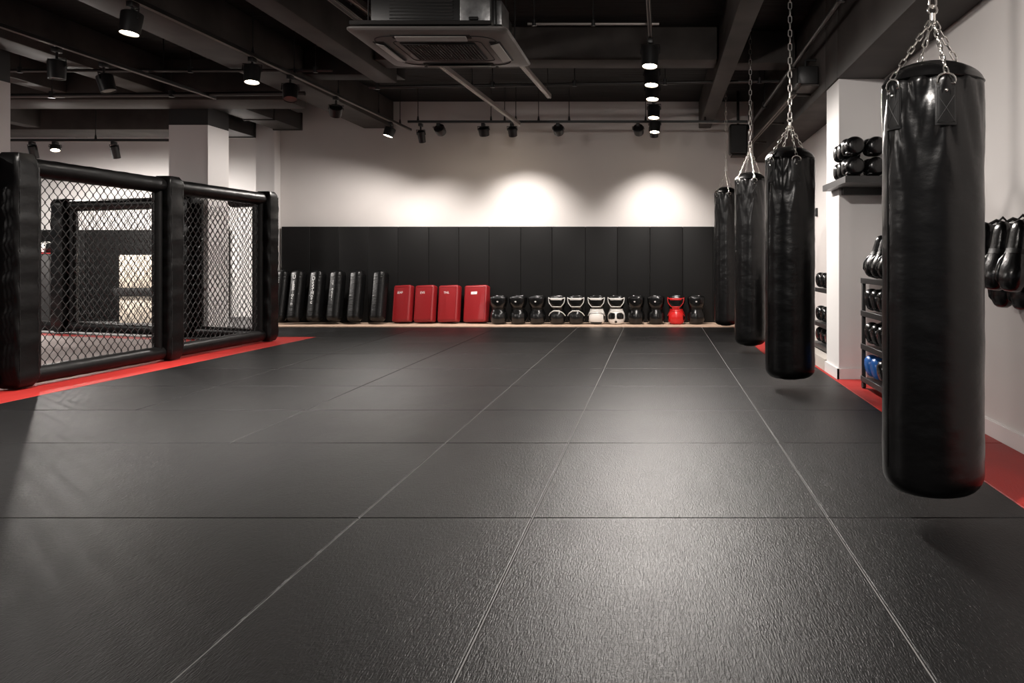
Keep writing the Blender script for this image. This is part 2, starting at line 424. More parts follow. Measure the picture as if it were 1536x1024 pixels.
def heavy_bag(loc, R, zb, zr, zp, za, label, ztop=CEIL):
    root = empty('heavy_bag', (loc[0], loc[1], 0), label=label, cat='punching bag', group='heavy bags hanging in a row along the wall')
    H = zr-zb; rb = .075
    fa = -PI/2-math.atan2(loc[0], loc[1]); TABS = [fa+math.radians(v) for v in (14, -47, 133, 205)]
    prof = [(0, zb-.012), (R*.4, zb-.010), (R-rb-.01, zb-.002)]
    for k in range(1, 8):
        q = PI/2*k/7; prof.append((R-rb+rb*math.sin(q), zb+rb-rb*math.cos(q)))
    nz = 70
    for k in range(1, nz): prof.append((R, zb+rb+(H-rb)*k/nz))
    prof += [(R-.001, zr-.003), (R-.006, zr)]
    rnd = random.Random(int(loc[1]*100)); ph = [rnd.uniform(0, 6.28) for _ in range(12)]
    def fn(r, z, q):
        d = zr-z
        if r < R*.9: return r
        s = 0
        for t in TABS:
            dq = (q-t+PI) % (2*PI)-PI
            # folds fan out and down from each strap
            s += math.exp(-(d/.25)**1.4)*math.exp(-(dq/.75)**2)*(.0085*math.cos(abs(dq)*13-d*22)+.003*math.cos(abs(dq)*29-d*31))
        s += .0008*math.sin(z*15+ph[0]+1.2*math.sin(q+ph[1])) + .0006*math.sin(z*33+ph[2]+2*math.sin(2*q+ph[3]))
        s += .0004*math.sin(z*61+ph[4]+3*math.sin(3*q+ph[5]))
        return r+s
    MB().lathe(prof, 96, fn=fn).build('leather_body', M['leather'], root, angle=70)
    # domed cap above the seam
    cap = [(R-.003, zr-.004), (R+.002, zr+.001), (R-.003, zr+.008)]
    for k in range(1, 10):
        q = k/10; cap.append(((R-.004)*(1-q**1.6), zr+.008+(zp-zr-.008)*math.sin(q*PI/2)))
    cap.append((0, zp))
    MB().lathe(cap, 64, fn=lambda r, z, q: r*(1+.018*math.cos(4*(q-TABS[0]))*(1-r/R)+.006*math.sin(9*q))).build('top_cap', M['leather'], root, angle=70)
    # long vertical seam
    q = fa-math.radians(59)
    MB().tube([((R+.002)*math.cos(q), (R+.002)*math.sin(q), zb+.1+(H-.2)*k/30) for k in range(31)], .003, 6).build('side_seam', M['leather_tab'], root)
    k_ = R/.19
    for t in TABS:
        w, h, th = .076*k_, .155*k_, .006
        z1 = zr-.032*k_; mb = MB(); vs = []; nu, nv = 8, 6
        for s in (0, 1):
            for i in range(nv+1):
                for j in range(nu+1):
                    a = t+(j/nu-.5)*w/R; rr = R+.002+(th if s else 0)*(1 if 0 < j < nu and 0 < i < nv else .55)
                    vs.append(Vector((rr*math.cos(a), rr*math.sin(a), z1-h*i/nv)))
        o = (nv+1)*(nu+1); fs = []
        for i in range(nv):
            for j in range(nu):
                q0 = i*(nu+1)+j; fs.append((o+q0, o+q0+nu+1, o+q0+nu+2, o+q0+1)); fs.append((q0, q0+1, q0+nu+2, q0+nu+1))
        for j in range(nu):
            fs.append((j, o+j, o+j+1, j+1)); q0 = nv*(nu+1)+j; fs.append((q0, q0+1, o+q0+1, o+q0))
        for i in range(nv):
            q0 = i*(nu+1); fs.append((q0, q0+nu+1, o+q0+nu+1, o+q0)); q1 = q0+nu; fs.append((q1, o+q1, o+q1+nu+1, q1+nu+1))
        mb.add(vs, fs); tab = mb.build('strap_tab', M['leather_tab'], root)
        def S(u, v, off=.0085): a = t+u*w/R; return Vector(((R+off)*math.cos(a), (R+off)*math.sin(a), z1-h*v))
        st = MB().tube([S(-.4, .12), S(.4, .12), S(.4, .93), S(-.4, .93)], .0013, 5, closed=True)
        st.tube([S(-.38, .3), S(0, .6, .0095), S(.38, .9)], .0013, 5).tube([S(.38, .3), S(0, .6, .0095), S(-.38, .9)], .0013, 5)
        st.build('stitching', M['rubber'], tab)
        MB().sphere(S(0, .18), .0065*k_, n=12).build('rivet', M['steel'], tab)
        # D-ring standing up out of the tab
        pts = [S(-.42, .02, .006)]
        for k in range(9):
            a = PI-PI*k/8; pts.append(S(.42*math.cos(a), -.16*math.sin(a)-.06, .010))
        pts.append(S(.42, .02, .006))
        ring = MB().tube(pts, .0042*k_, 8, closed=True).build('ring', M['steel'], root); ring['label'] = 'steel D-ring'
        top = S(0, -.22, .012)
        chain(Vector((.012*math.cos(t), .012*math.sin(t), za)), top, .043*k_, .0225*k_, .0033*k_).build('strap_chain', M['steel'], root)
    sw = MB().tube([(0, 0, za-.012), (0, 0, za+.03)], .012, 12).tube([(.018*math.cos(a*PI/6), 0, za+.045+.018*math.sin(a*PI/6)) for a in range(12)], .0045, 6, closed=True)
    sw.build('swivel', M['steel'], root)
    chain(Vector((0, 0, za+.055)), Vector((0, 0, ztop-.05)), .066, .035, .0046).build('hanging_chain', M['steel'], root)
    hk = MB().tube([(0, 0, ztop), (0, 0, ztop-.02)], .035, 16).tube([(.022*math.cos(a*PI/6), 0, ztop-.038+.022*math.sin(a*PI/6)) for a in range(12)], .006, 6, closed=True)
    hk.build('ceiling_hook', M['black_metal'], root)
    return root
heavy_bag((1.076, 3.25), .19, .100, 1.678, 1.765, 1.925, 'black leather heavy bag hanging beside the wall of gloves, the largest in view')
heavy_bag((1.027, 6.42), .19, .088, 1.768, 1.863, 2.02, 'black leather heavy bag hanging beside the white pillar, second from the largest bag')
heavy_bag((1.00, 8.9), .166, .085, 1.845, 1.926, 2.15, 'black leather heavy bag hanging between two others, second from the back wall')
heavy_bag((.955, 11.5), .160, .09, 1.905, 1.994, 2.17, 'black leather heavy bag hanging next to the back wall, smallest in view')

# ------------------------------------------------------------------ kick shields and strike pads on the platform
ZP = .012
def lean_root(name, px, Y, lean, dip, label, cat, group):
    x = (px-PX)*Y/F
    return empty(name, (x, Y, ZP+dip), (-lean, 0, 0), label, cat, group)
txt = ['C\nA\n-\nI', 'U\n\nE\nB\nB\n-\no\nc\n-\nn', 'D\nT\nS\nS\nT\nH\no\n+\nc', 'i\nt\n\no\nc\nl\nl\n-', '', '']
pxs = [417, 441, 470.5, 500.5, 531, 566]
ordl = ['tucked against the cage post', 'with broken white lettering, second from the cage', 'with dense white lettering, third from the cage', 'with thin white lettering, fourth from the cage', 'without lettering, fifth from the cage', 'without lettering, beside the red pads']
for i, px in enumerate(pxs):
    a = .24; h = .80; w, d = .225, .21
    r = lean_root('kick_shield', px, 12.58, a, .033, 'black wrinkled leather kick shield ' + ordl[i], 'kick shield', 'black kick shields leaning on the back wall')
    sp = math.radians(-17-i*1.1)
    Mx = Matrix.Rotation(sp, 4, 'Z')
    mb = MB(); bm = bmesh.new(); bmesh.ops.create_cube(bm, size=1)
    for v in bm.verts: v.co = Vector((v.co.x*w, v.co.y*d, v.co.z*h+h/2))
    bmesh.ops.bevel(bm, geom=list(bm.edges), offset=.086, segments=8, profile=.5, affect='EDGES')
    bm.verts.index_update(); mb.add([Mx @ v.co for v in bm.verts], [[v.index for v in f.verts] for f in bm.faces]); bm.free()
    mb.build('shield_body', M['shield'], r, angle=70)
    hb = MB()
    for zz in (.28, .55):
        hb.tube([Mx @ Vector((-.05, d/2-.002, zz)), Mx @ Vector((-.04, d/2+.02, zz)), Mx @ Vector((.04, d/2+.02, zz)), Mx @ Vector((.05, d/2-.002, zz))], .010, 8)
    hb.build('grip_strap', M['leather_tab'], r)
    if txt[i]:
        e = lettering(txt[i], .084 if i in (1, 2) else .060, M['lettering'], r, Mx @ Vector((.012, -d/2-.001, .47 if i else .58)), (PI/2, 0, sp), spacing=.54 if i in (1, 2) else .68)
redx = [(589.5, 620.5), (621.5, 655.5), (657, 692), (695.5, 735.5)]
rt = ['IEAF', 'EVS', 'TNL', 'BOX']
rl = ['beside the last black kick shield', 'second from the black kick shields', 'third from the black kick shields', 'beside the first black glove']
for i, (a0, a1) in enumerate(redx):
    Y = 12.72; w = (a1-a0)*Y/F*(1.0); h = .565; d = .15; lean = .20
    r = lean_root('strike_pad', (a0+a1)/2-1.5, Y, lean, .020, 'red rectangular strike pad with small white print, ' + rl[i], 'strike pad', 'red strike pads on the platform')
    sp = Matrix.Rotation(math.radians(-14), 4, 'Z'); mb = MB()
    bm = bmesh.new(); bmesh.ops.create_cube(bm, size=1)
    bmesh.ops.subdivide_edges(bm, edges=list(bm.edges), cuts=1, use_grid_fill=True)
    for v in bm.verts: v.co = Vector((v.co.x*w*.93, v.co.y*d*(1.12 if abs(v.co.x) < .1 and abs(v.co.z) < .1 else 1), v.co.z*h+h/2))
    es = [e for e in bm.edges if e.calc_face_angle(0) > .9]
    bmesh.ops.bevel(bm, geom=es, offset=.034, segments=5, profile=.5, affect='EDGES')
    bm.verts.index_update(); mb.add([sp @ v.co for v in bm.verts], [[v.index for v in f.verts] for f in bm.faces]); bm.free()
    b = mb.build('pad_body', M['red'], r, angle=60)
    pp = MB()
    for sy in (-1,):
        hx = w*.93/2-.026
        pp.tube([sp @ Vector((sx, -d/2-.0015, z)) for sx, z in ((-hx, .03), (hx, .03), (hx, h-.03), (-hx, h-.03))], .003, 6, closed=True)
    pp.build('piping', M['red'], r)
    if i < 3: lettering(rt[i], .05, M['lettering'], r, sp @ Vector((-.02, -d/2-.004, h-.12)), (PI/2, 0, math.radians(-14)))
    else:
        tg = MB().rbox(0, 0, 0, .1, .003, .04, .001, 1, mat=sp @ Matrix.Translation((-.015, -d/2-.004, h-.125)))
        l = tg.build('sewn_tag', M['lettering'], r); l['label'] = 'white rectangular sewn tag'
        lettering('- = -', .03, M['red'], l, sp @ Vector((-.015, -d/2-.0065, h-.125)), (PI/2, 0, math.radians(-14)))

# ------------------------------------------------------------------ boxing gloves
GPS = {'glove': [(0, .075), (.012, .106), (.035, .124), (.07, .138), (.105, .142), (.14, .138), (.17, .130), (.20, .114), (.225, .105), (.25, .109), (.28, .122), (.32, .134), (.36, .139), (.39, .141), (.41, .138), (.425, .126), (.430, .102)],
       'mitt': [(0, .060), (.012, .095), (.035, .122), (.07, .142), (.105, .146), (.14, .139), (.17, .128), (.20, .116), (.24, .103), (.28, .096), (.32, .093), (.36, .091), (.39, .086), (.41, .076), (.425, .058), (.430, .04)]}
PROF = ['glove']
def grad(z):
    GP = GPS[PROF[0]]
    for (a, ra), (b, rb) in zip(GP, GP[1:]):
        if z <= b:
            t = (z-a)/(b-a); return ra+(rb-ra)*t
    return GP[-1][1]
def gsurf(th, z, off=0.0):
    """Point on the glove skin; th is measured from the front (-y)."""
    r = grad(z)+off; n = 2.0 + (1.3*max(0, min(1, (z-.24)/.08)) if PROF[0] == 'glove' else .3)
    c, s = math.sin(th), -math.cos(th)
    k = (abs(c)**n+abs(s)**n)**(-1/n)
    return Vector((r*k*c, r*k*s*.92, z))
def ring_mesh(z0, z1, steps, close_bottom=False, close_top=False, n=40, off=0):
    mb = MB(); vs = []; fs = []
    for i in range(steps+1):
        z = z0+(z1-z0)*i/steps
        for k in range(n): vs.append(gsurf(2*PI*k/n, z, off))
    for i in range(steps):
        for k in range(n): l = (k+1) % n; fs.append((i*n+k, i*n+l, (i+1)*n+l, (i+1)*n+k))
    if close_bottom: fs.append(tuple(range(n-1, -1, -1)))
    if close_top:
        o = len(vs); vs += [Vector((v.x*.8, v.y*.8, z1-.03)) for v in vs[-n:]]
        for k in range(n): l = (k+1) % n; fs.append((steps*n+k, steps*n+l, o+l, o+k))
        fs.append(tuple(o+k for k in range(n)))
    return mb.add(vs, fs)
def patch(t0, t1, z0, z1, off=.0025, shape=1.0):
    mb = MB(); vs = []; fs = []; N = 10
    for i in range(N+1):
        for j in range(N+1):
            u, v = j/N*2-1, i/N*2-1
            k = math.sqrt(max(.05, 1-.5*v*v*shape)); k2 = math.sqrt(max(.05, 1-.5*u*u*shape))
            vs.append(gsurf((t0+t1)/2+(t1-t0)/2*u*k, (z0+z1)/2+(z1-z0)/2*v*k2, off))
    for i in range(N):
        for j in range(N): a = i*(N+1)+j; fs.append((a, a+1, a+N+2, a+N+1))
    # skirt back to the skin gives the appliqué its thickness
    return mb.add(vs, fs)
def densify(pts, n=6, off=.002):
    out = []
    for (t0, z0), (t1, z1) in zip(pts, pts[1:]):
        for k in range(n): out.append(gsurf(t0+(t1-t0)*k/n, z0+(z1-z0)*k/n, off))
    out.append(gsurf(*pts[-1], off)); return out
gmesh = {}
def glove(loc, rot, label, group, style='black', scale=(1, 1, 1), thumb=1, prof='glove'):
    PROF[0] = prof
    r = empty('boxing_glove', loc, rot, label, 'boxing glove', group); r.scale = scale
    fist = {'black': 'glove', 'trim': 'glove', 'white': 'gwhite', 'panda': 'gwhite', 'red': 'gred', 'blue': 'gblue'}[style]
    def shared(key, fn, name, m):
        k = (key, m, prof)
        if k not in gmesh:
            o = fn().build(name, M[m], r, angle=75); gmesh[k] = o.data; return o
        o = bpy.data.objects.new(name, gmesh[k]); C.objects.link(o); o.parent = r; return o
    shared('fist', lambda: ring_mesh(0, .235, 18, True), 'fist', fist)
    shared('cuff', lambda: ring_mesh(.235, .430, 14, False, True), 'cuff', 'glove')
    shared('thumb%d' % thumb, lambda: MB().tube([(thumb*.06, .07, .205), (thumb*.085, .098, .165), (thumb*.092, .108, .12), (thumb*.085, .104, .075), (thumb*.07, .095, .05)], [.028, .034, .035, .03, .012], 14), 'thumb', fist)
    if style in ('trim', 'white', 'panda', 'red'):
        c = 'gred' if style == 'red' else 'gwhite'
        def trim():
            mb = MB().tube(densify([(-1.0, .405), (-.55, .385), (.55, .385), (1.0, .405), (.9, .33), (.62, .268), (-.62, .268), (-.9, .33), (-1.0, .405)]), .007, 6)
            mb.tube(densify([(-1.25, .13), (-.9, .175), (-.45, .205), (.45, .205), (.9, .175), (1.25, .13)]), .008, 6); return mb
        shared('trim', trim, 'piping', c)
        def band(): return patch(-.62, .62, .368, .40, .003, .2)
        shared('band', band, 'cuff_band', c)
    if style == 'panda':
        for s in (-1, 1): shared('eye%d' % s, lambda: patch(.08 if s > 0 else -1.05, 1.05 if s > 0 else -.08, .082, .178, .003, .45), 'patch', 'glove')
        shared('nose', lambda: patch(-.16, .16, .025, .06, .004), 'patch', 'glove')
    if style == 'white':
        for s in (-1, 1): shared('side%d' % s, lambda: patch(.95 if s > 0 else -1.35, 1.35 if s > 0 else -.95, .06, .17, .003), 'patch', 'glove')
        shared('toe', lambda: patch(-.9, .9, .008, .04, .003, .3), 'patch', 'glove')
        shared('fold', lambda: MB().tube(densify([(-1.1, .15), (-.4, .175), (.4, .175), (1.1, .15)]), .004, 6), 'seam', 'glove')
    if style == 'red':
        for s in (-1, 1): shared('side%d' % s, lambda: patch(.33 if s > 0 else -1.35, 1.35 if s > 0 else -.33, .085, .155, .003), 'patch', 'glove')
        shared('wrist', lambda: patch(-.55, .55, .235, .265, .003, .2), 'wrist_band', 'gred')
    if style == 'black':
        shared('logo', lambda: patch(-.11, .11, .335, .357, .002), 'logo_patch', 'gwhite')
        shared('strap', lambda: ring_mesh(.225, .255, 3, off=.004), 'wrist_strap', 'leather_tab')
    if style == 'blue':
        shared('strap', lambda: ring_mesh(.225, .255, 3, off=.004), 'wrist_strap', 'gold')
    return r
gx = [748.5, 777.5, 806, 836.5, 864.5, 895, 924.5, 954, 984, 1014.5, 1044]
gs = ['black', 'black', 'black', 'trim', 'trim', 'white', 'panda', 'black', 'black', 'red', 'black']
gl = ['beside the red strike pads', 'second from the red strike pads', 'third from the red strike pads', 'with white piping, beside an all-black glove', 'with white piping, beside a white glove',
      'white fist, dark side patches', 'white fist, two dark eye-shaped patches', 'beside the two-patch white glove', 'between another black and the red glove', 'red fist, black side patches', 'last one, beyond the red glove']
for i, px in enumerate(gx):
    col = {'white': 'white and black', 'panda': 'white and black', 'red': 'red and black'}.get(gs[i], 'glossy black')
    glove(((px-PX)*12.6/F, 12.6, ZP), (0, 0, random.uniform(-.12, .12)-.1), '%s boxing glove upright on its knuckles, %s' % (col, gl[i]), 'boxing gloves along the back platform', gs[i], (.93, .93, 1.0), 1 if i % 2 else -1)

# ------------------------------------------------------------------ shelf on the pillar with stacked gloves
sh = empty('wall_shelf', (1.6, 6.7, 1.58), label='black L-shaped shelf wrapped around the white pillar', cat='shelf')
sb = MB()
zs0, zs1 = 1.585, 1.635
pts = [(1.445, 6.38), (1.895, 6.38), (1.895, 6.945), (1.515, 6.945), (1.515, 7.26), (1.445, 7.26)]
vs = [Vector((x-1.6, y-6.7, z-1.58)) for z in (zs0, zs1) for x, y in pts]
sb.add(vs, [tuple(range(5, -1, -1)), tuple(range(6, 12))] + [(k, (k+1) % 6, (k+1) % 6+6, k+6) for k in range(6)])
sb.build('shelf_board', M['rack'], sh, smooth=False)
MB().box(-.06, .27, .17, .244, -.052, .004).build('bracket', M['black_metal'], sh, smooth=False)
stack = [(1.460, 6.862, 1, 'against the pillar'), (1.458, 6.708, 1, 'second from the pillar'), (1.535, 6.405, 0, 'at the open corner'), (1.702, 6.405, 0, 'beside the biggest bag')]
for x, y, side, w in stack:
    for lv in (0, 1):
        s = .50 if side else .56
        z = zs1 + (.075 if side else .081) + lv*(.15 if side else .158)
        glove((x, y, z), (0, PI/2*.99, 0) if side else (-PI/2*.99, 0, 0), 'black boxing glove on the pillar shelf, %s, %s' % ('upper' if lv else 'lower', w), 'gloves stacked on the pillar shelf', 'black', (s, s, s*.8), -1)

# ------------------------------------------------------------------ racks
def rack(x0, x1, y0, y1, zs, label, wheels=True, name='storage_rack', z0=0.0):
    r = empty(name, (x0, y0, z0), label=label, cat='rack')
    for (x, y) in ((x0, y0), (x0, y1), (x1, y0), (x1, y1)):
        MB().rbox(x-x0, y-y0, (zs[-1]-z0+.055)/2+.0, .028, .028, zs[-1]-z0-.055, .004, 1).build('post', M['rack'], r)
    for z in zs:
        MB().rbox((x1-x0)/2, (y1-y0)/2, z-z0-.016, x1-x0+.035, y1-y0+.035, .026, .004, 1).build('shelf', M['rack'], r)
        MB().rbox(-.016, (y1-y0)/2, z-z0-.008, .008, y1-y0+.035, .042, .002, 1).build('front_lip', M['rack'], r)
    MB().rbox(x1-x0+.019, (y1-y0)/2, (zs[0]+zs[-1])/2-z0, .006, y1-y0, zs[-1]-zs[0], .001, 1).build('back_panel', M['rack'], r)
    if wheels:
        for (x, y) in ((x0, y0), (x0, y1), (x1, y0), (x1, y1)):
            MB().tube([(x-x0-.012, y-y0, .0285), (x-x0+.012, y-y0, .0285)], .0285, 16).tube([(x-x0, y-y0, .03), (x-x0, y-y0, .062)], .008, 8).build('caster', M['rubber'], r)
    else:
        for (x, y) in ((x0, y0), (x0, y1), (x1, y0), (x1, y1)):
            MB().box(x-x0-.014, x-x0+.014, y-y0-.014, y-y0+.014, 0, .045).build('foot', M['rack'], r, smooth=False)
    return r
rack(1.60, 1.845, 5.72, 6.44, [.085, .334, .589, .84], 'black metal gear rack on casters between the pillar and the biggest bag')
lev = ['bottom', 'second', 'third', 'top']
pos = ['at the pillar end', 'in the middle', 'at the bag end']
for li, z in enumerate([.085, .334, .589]):
    for k in range(3):
        y = 6.325-k*.18; st = 'blue' if li == 0 and k < 2 else 'black'
        glove((1.594, y+.02, z+.092), (0, 1.40, 0.02*k), '%s boxing glove on the %s shelf of the caster rack, %s' % ('blue' if st == 'blue' else 'black', lev[li], pos[k]), 'gloves on the rack on casters', st, (.60, .62, .47), -1)
for k in range(3):
    y = 6.30-k*.19
    st = 'black'
    g = glove((1.648, y+.05, .84+.016), (.24, 0, PI/2), 'tall black glove standing %s atop the caster rack%s' % (pos[k], ', with a red patch' if k == 0 else ''), 'gloves on the rack on casters', st, (.58, .60, .76), 1, 'mitt')
    if k == 0: patch(-1.2, -.1, .14, .20, .003).build('patch', M['gred'], g, angle=75)
rack(1.62, 1.87, 7.62, 8.75, [.145, .36, .70], 'black metal gear rack on the pale kerb behind the white pillar', False, z0=.10)
pos2 = ['nearly hidden by the pillar', 'second from the pillar', 'third from the pillar', 'farthest along from the pillar']
for li, z in enumerate([.145, .36, .70]):
    for k in range(4):
        y = 7.86+k*.23
        glove((1.64, y, z+.083), (0, 1.53, .01*k), 'black boxing glove on the %s shelf of the kerb rack, %s' % (['bottom', 'middle', 'top'][li], pos2[k]), 'gloves on the kerb rack', 'black', (.55, .70, .46), -1)

# ------------------------------------------------------------------ gloves hanging on the wall
rl_ = empty('hanging_rail', (XW, 4.3, 1.2), label='black rail on the white wall holding the hanging gloves', cat='rail')
MB().tube([(-.09, -.95, -.02), (-.09, .42, -.02)], .012, 12).build('bar', M['rack'], rl_)
for y in (-.8, .35): MB().tube([(0, y, -.02), (-.09, y, -.02)], .010, 8).build('bracket', M['rack'], rl_)
ups = [4.47, 4.27, 4.07, 3.87, 3.67]
wn = ['half hidden behind the biggest bag', 'second from the biggest bag', 'third from the biggest bag', 'fourth from the biggest bag', 'fifth from the biggest bag']
for k, y in enumerate(ups[:4]):
    g = glove((1.70-.055, y, .848), (.16, 0, PI/2+.1), 'black boxing glove hanging in the upper wall row, %s' % wn[k], 'gloves hanging on the wall', 'black', (.62, .42, .78), 1, 'mitt')
    MB().tube([(0, .0, .42), (.0, -.10, .46), (0, -.22, .452), (0, -.22, .43), (0, -.06, .40)], .012, 8).build('hanging_loop', M['leather_tab'], g)
for k, y in enumerate((4.38, 4.14, 3.92)):
    g = glove((1.818, y, .745), (.02, 0, PI/2), 'black boxing glove hanging in the lower wall row, %s' % wn[k], 'gloves hanging on the wall', 'black', (.68, .38, .80), 1, 'mitt')
    MB().tube([(0, -.045, .40), (0, -.05, .56), (0, .02, .59), (0, .09, .56), (0, .07, .40)], .010, 8).build('hanging_loop', M['leather_tab'], g)
hk = empty('wall_hook', (XW, 9.85, 1.55), label='small black hook on the white wall above the kerb rack', cat='hook')
MB().rbox(-.012, 0, 0, .022, .07, .10, .006, 2).build('plate', M['black_metal'], hk)
MB().tube([(-.02, 0, .02), (-.06, 0, .03), (-.07, 0, .05)], .010, 8).build('peg', M['black_metal'], hk)

# ------------------------------------------------------------------ furniture seen through the cage
cb = empty('storage_cabinet', (-8.0, 13.35, 0), label='beige cabinet with black ledge seen through the cage mesh', cat='cabinet')
MB().rbox(-.0, 0, .20, .98, .38, .424, .008, 2).build('lower_body', M['cab'], cb)
MB().rbox(-.03, -.01, .475, 1.06, .42, .12, .006, 2).build('ledge', M['rack'], cb).__setitem__('label', 'black ledge')
MB().rbox(0, 0, .80, .98, .38, .52, .008, 2).build('upper_body', M['cab'], cb)
k = empty('gear_stand', (-10.1, 13.5, 0), label='black boxy gear stand seen through the cage near the tallest post', cat='stand')
MB().rbox(0, 0, .545, .80, .4, 1.07, .01, 2).build('body', M['rack'], k)
MB().rbox(0, 0, 1.087, .82, .42, .014, .004, 2).build('red_lid', M['red'], k)
for i in range(4):
    glove((-9.83-i*.19, 13.48, 1.096+.085), (-PI/2*.95, 0, .1*i), 'shiny glove on the boxy gear stand behind the cage, %s from its post' % ordn[i], 'gloves on the gear stand', 'white' if i % 2 else 'black', (.6, .6, .6))

# ------------------------------------------------------------------ ceiling services
def pipe(name, pts, r, m, label, cat='pipe', group=None, n=12, rods=()):
    c = Vector(pts[0]); o = empty(name, c, label=label, cat=cat, group=group)
    MB().tube([Vector(p)-c for p in pts], r, n).build('tube', M[m], o)
    cl = [(p, q) for p, q in rods]
    for p, q in cl:
        MB().tube([Vector(p)-c, Vector(q)-c], .006, 8).build('rod', M['black_metal'], o)
        MB().tube([Vector(p)-c+Vector((0, 0, -r-.006)), Vector(p)-c+Vector((0, 0, r+.02))], r+.008 if r < .03 else .012, 10).build('clamp', M['black_metal'], o)
    return o
def track(name, a, b, label, rods, w=.036, h=.034, m='black_metal'):
    a = Vector(a); b = Vector(b); o = empty(name, a, label=label, cat='lighting track')
    d = b-a; ang = math.atan2(d.y, d.x)
    Mx = Matrix.Translation(d/2) @ Matrix.Rotation(ang, 4, 'Z')
    MB().rbox(0, 0, 0, d.length, w, h, .003, 1, mat=Mx).build('channel', M[m], o)
    s = MB()
    for e in (-1, 1): s.rbox(0, 0, 0, d.length, .004, .006, .001, 1, mat=Mx @ Matrix.Translation((0, e*w*.28, -h/2-.002)))
    s.build('contact_strip', M['grey_pipe'], o)
    for t in rods:
        p = d*t
        MB().tube([p+Vector((0, 0, h/2)), p+Vector((0, 0, CEIL-a.z))], .006, 8).tube([p+Vector((0, 0, h/2)), p+Vector((0, 0, h/2+.06))], [.018, .01], 10).build('rod', M['black_metal'], o)
    return o
TZ = 2.95
LA, LB = Vector((-4.03, 3.2, TZ)), Vector((-3.72, 12.6, TZ))
track('lighting_track', LA, LB, 'long black lighting track running beside the wide beam towards the back wall', (.12, .28, .51, .6, .72, .86, .95))
RA, RB = Vector((-3.56, 11.92, TZ+.01)), Vector((1.30, 11.92, TZ+.01))
track('lighting_track', RA, RB, 'black lighting track running along the white back wall', (.03, .245, .285, .385, .475, .70, .875))
CA, CB = Vector((-.105, 1.2, TZ)), Vector((-.02, 11.85, TZ))
track('lighting_track', CA, CB, 'black lighting track of lit spotlights over the middle of the mats', (.1, .3, .56, .68, .8, .93))
track('lighting_track', (-5.62, 3.5, TZ), (-5.35, 10.1, TZ), 'dark lighting track running over the cage', (.2, .5, .85))
track('lighting_track', (-8.3, 4.0, TZ), (-11.4, 9.8, TZ), 'added unseen lighting track above the far side of the cage', (.1, .5, .9))  # unseen track, added to carry fill lamps for the cage room
track('lighting_track', (-11.5, 12.3, 2.75), (-6.9, 12.3, 2.75), 'dark lighting track crossing the room behind the cage', (.15, .4, .7, .95))
track('grey_trunking', (-2.28, 5.4, 2.93), (-1.965, 11.88, 2.915), 'pale grey trunking running from the air conditioner towards the back wall', (.35, .62, .97), .05, .05, 'grey_pipe')
track('grey_trunking', (-1.43, 6.0, 2.93), (-1.275, 9.9, 2.93), 'pale short grey trunking ending beyond the air conditioner', (.4, .97), .05, .05, 'grey_pipe')
track('cable_tray', (-2.52, 4.6, 3.0), (-2.47, 7.0, 3.0), 'dark cable tray above the corner of the air conditioner', (.4, .9), .08, .05, 'duct')
def rods_at(pts, xs):
    a, b = Vector(pts[0]), Vector(pts[-1]); out = []
    for t in xs: p = a.lerp(b, t); out.append((p, Vector((p.x, p.y, CEIL))))
    return out
pp = [(-3.38, 9.8, 3.015), (1.45, 9.8, 3.09)]
pipe('ceiling_pipe', pp, .020, 'pipe', 'dark pipe crossing the ceiling beyond the air conditioner', rods=rods_at(pp, (.02, .3, .5, .72, .95)))
pp = [(-9.5, 8.87, 3.0), (-3.45, 8.87, 3.005)]
pipe('ceiling_pipe', pp, .018, 'pipe', 'dark pipe crossing the ceiling above the cage, the higher of two', rods=rods_at(pp, (.1, .45, .75, .97)))
pp = [(-9.5, 9.95, 2.93), (-4.2, 9.95, 2.975)]
pipe('ceiling_pipe', pp, .026, 'pipe', 'thick dark pipe crossing the ceiling above the cage, the lower of two', rods=rods_at(pp, (.12, .43, .7, .96)))
pp = [(-1.10, 7.1, 3.0), (.02, 7.1, 3.0)]
pipe('ceiling_pipe', pp, .012, 'grey_pipe', 'thin grey conduit joining the air conditioner to the middle track', rods=rods_at(pp, (.05, .5)))
pp = [(1.37, 4.0, 2.92), (1.345, 12.6, 2.92)]
pipe('ceiling_pipe', pp, .022, 'pipe', 'dark pipe running beside the wall beam above the bags', rods=rods_at(pp, (.25, .5, .75, .95)))
# ducts near the cage pillar
dk = empty('air_duct', (-5.65, 10.9, 3.1), label='dark rectangular air duct beside the cage pillar', cat='duct')
MB().rbox(0, .95, .0, .42, 1.9, .24, .01, 2).build('duct_body', M['duct'], dk)
for y in (.02, .95, 1.86): MB().rbox(0, y, 0, .45, .035, .27, .006, 1).build('flange', M['duct'], dk)
for y in (.4, 1.5):
    for x in (-.2, .2): MB().tube([(x, y, .1), (x, y, .35)], .006, 8).build('rod', M['black_metal'], dk)
dk = empty('air_duct', (-6.35, 11.6, 2.95), label='dark low air duct meeting the white corner pillar', cat='duct')
MB().rbox(0.05, .55, .0, .40, 1.1, .20, .01, 2).build('duct_body', M['duct'], dk)
for y in (.02, 1.05): MB().rbox(.05, y, 0, .43, .03, .23, .006, 1).build('flange', M['duct'], dk)
for x in (-.1, .2): MB().tube([(x, .5, .09), (x, .5, .5)], .006, 8).build('rod', M['black_metal'], dk)

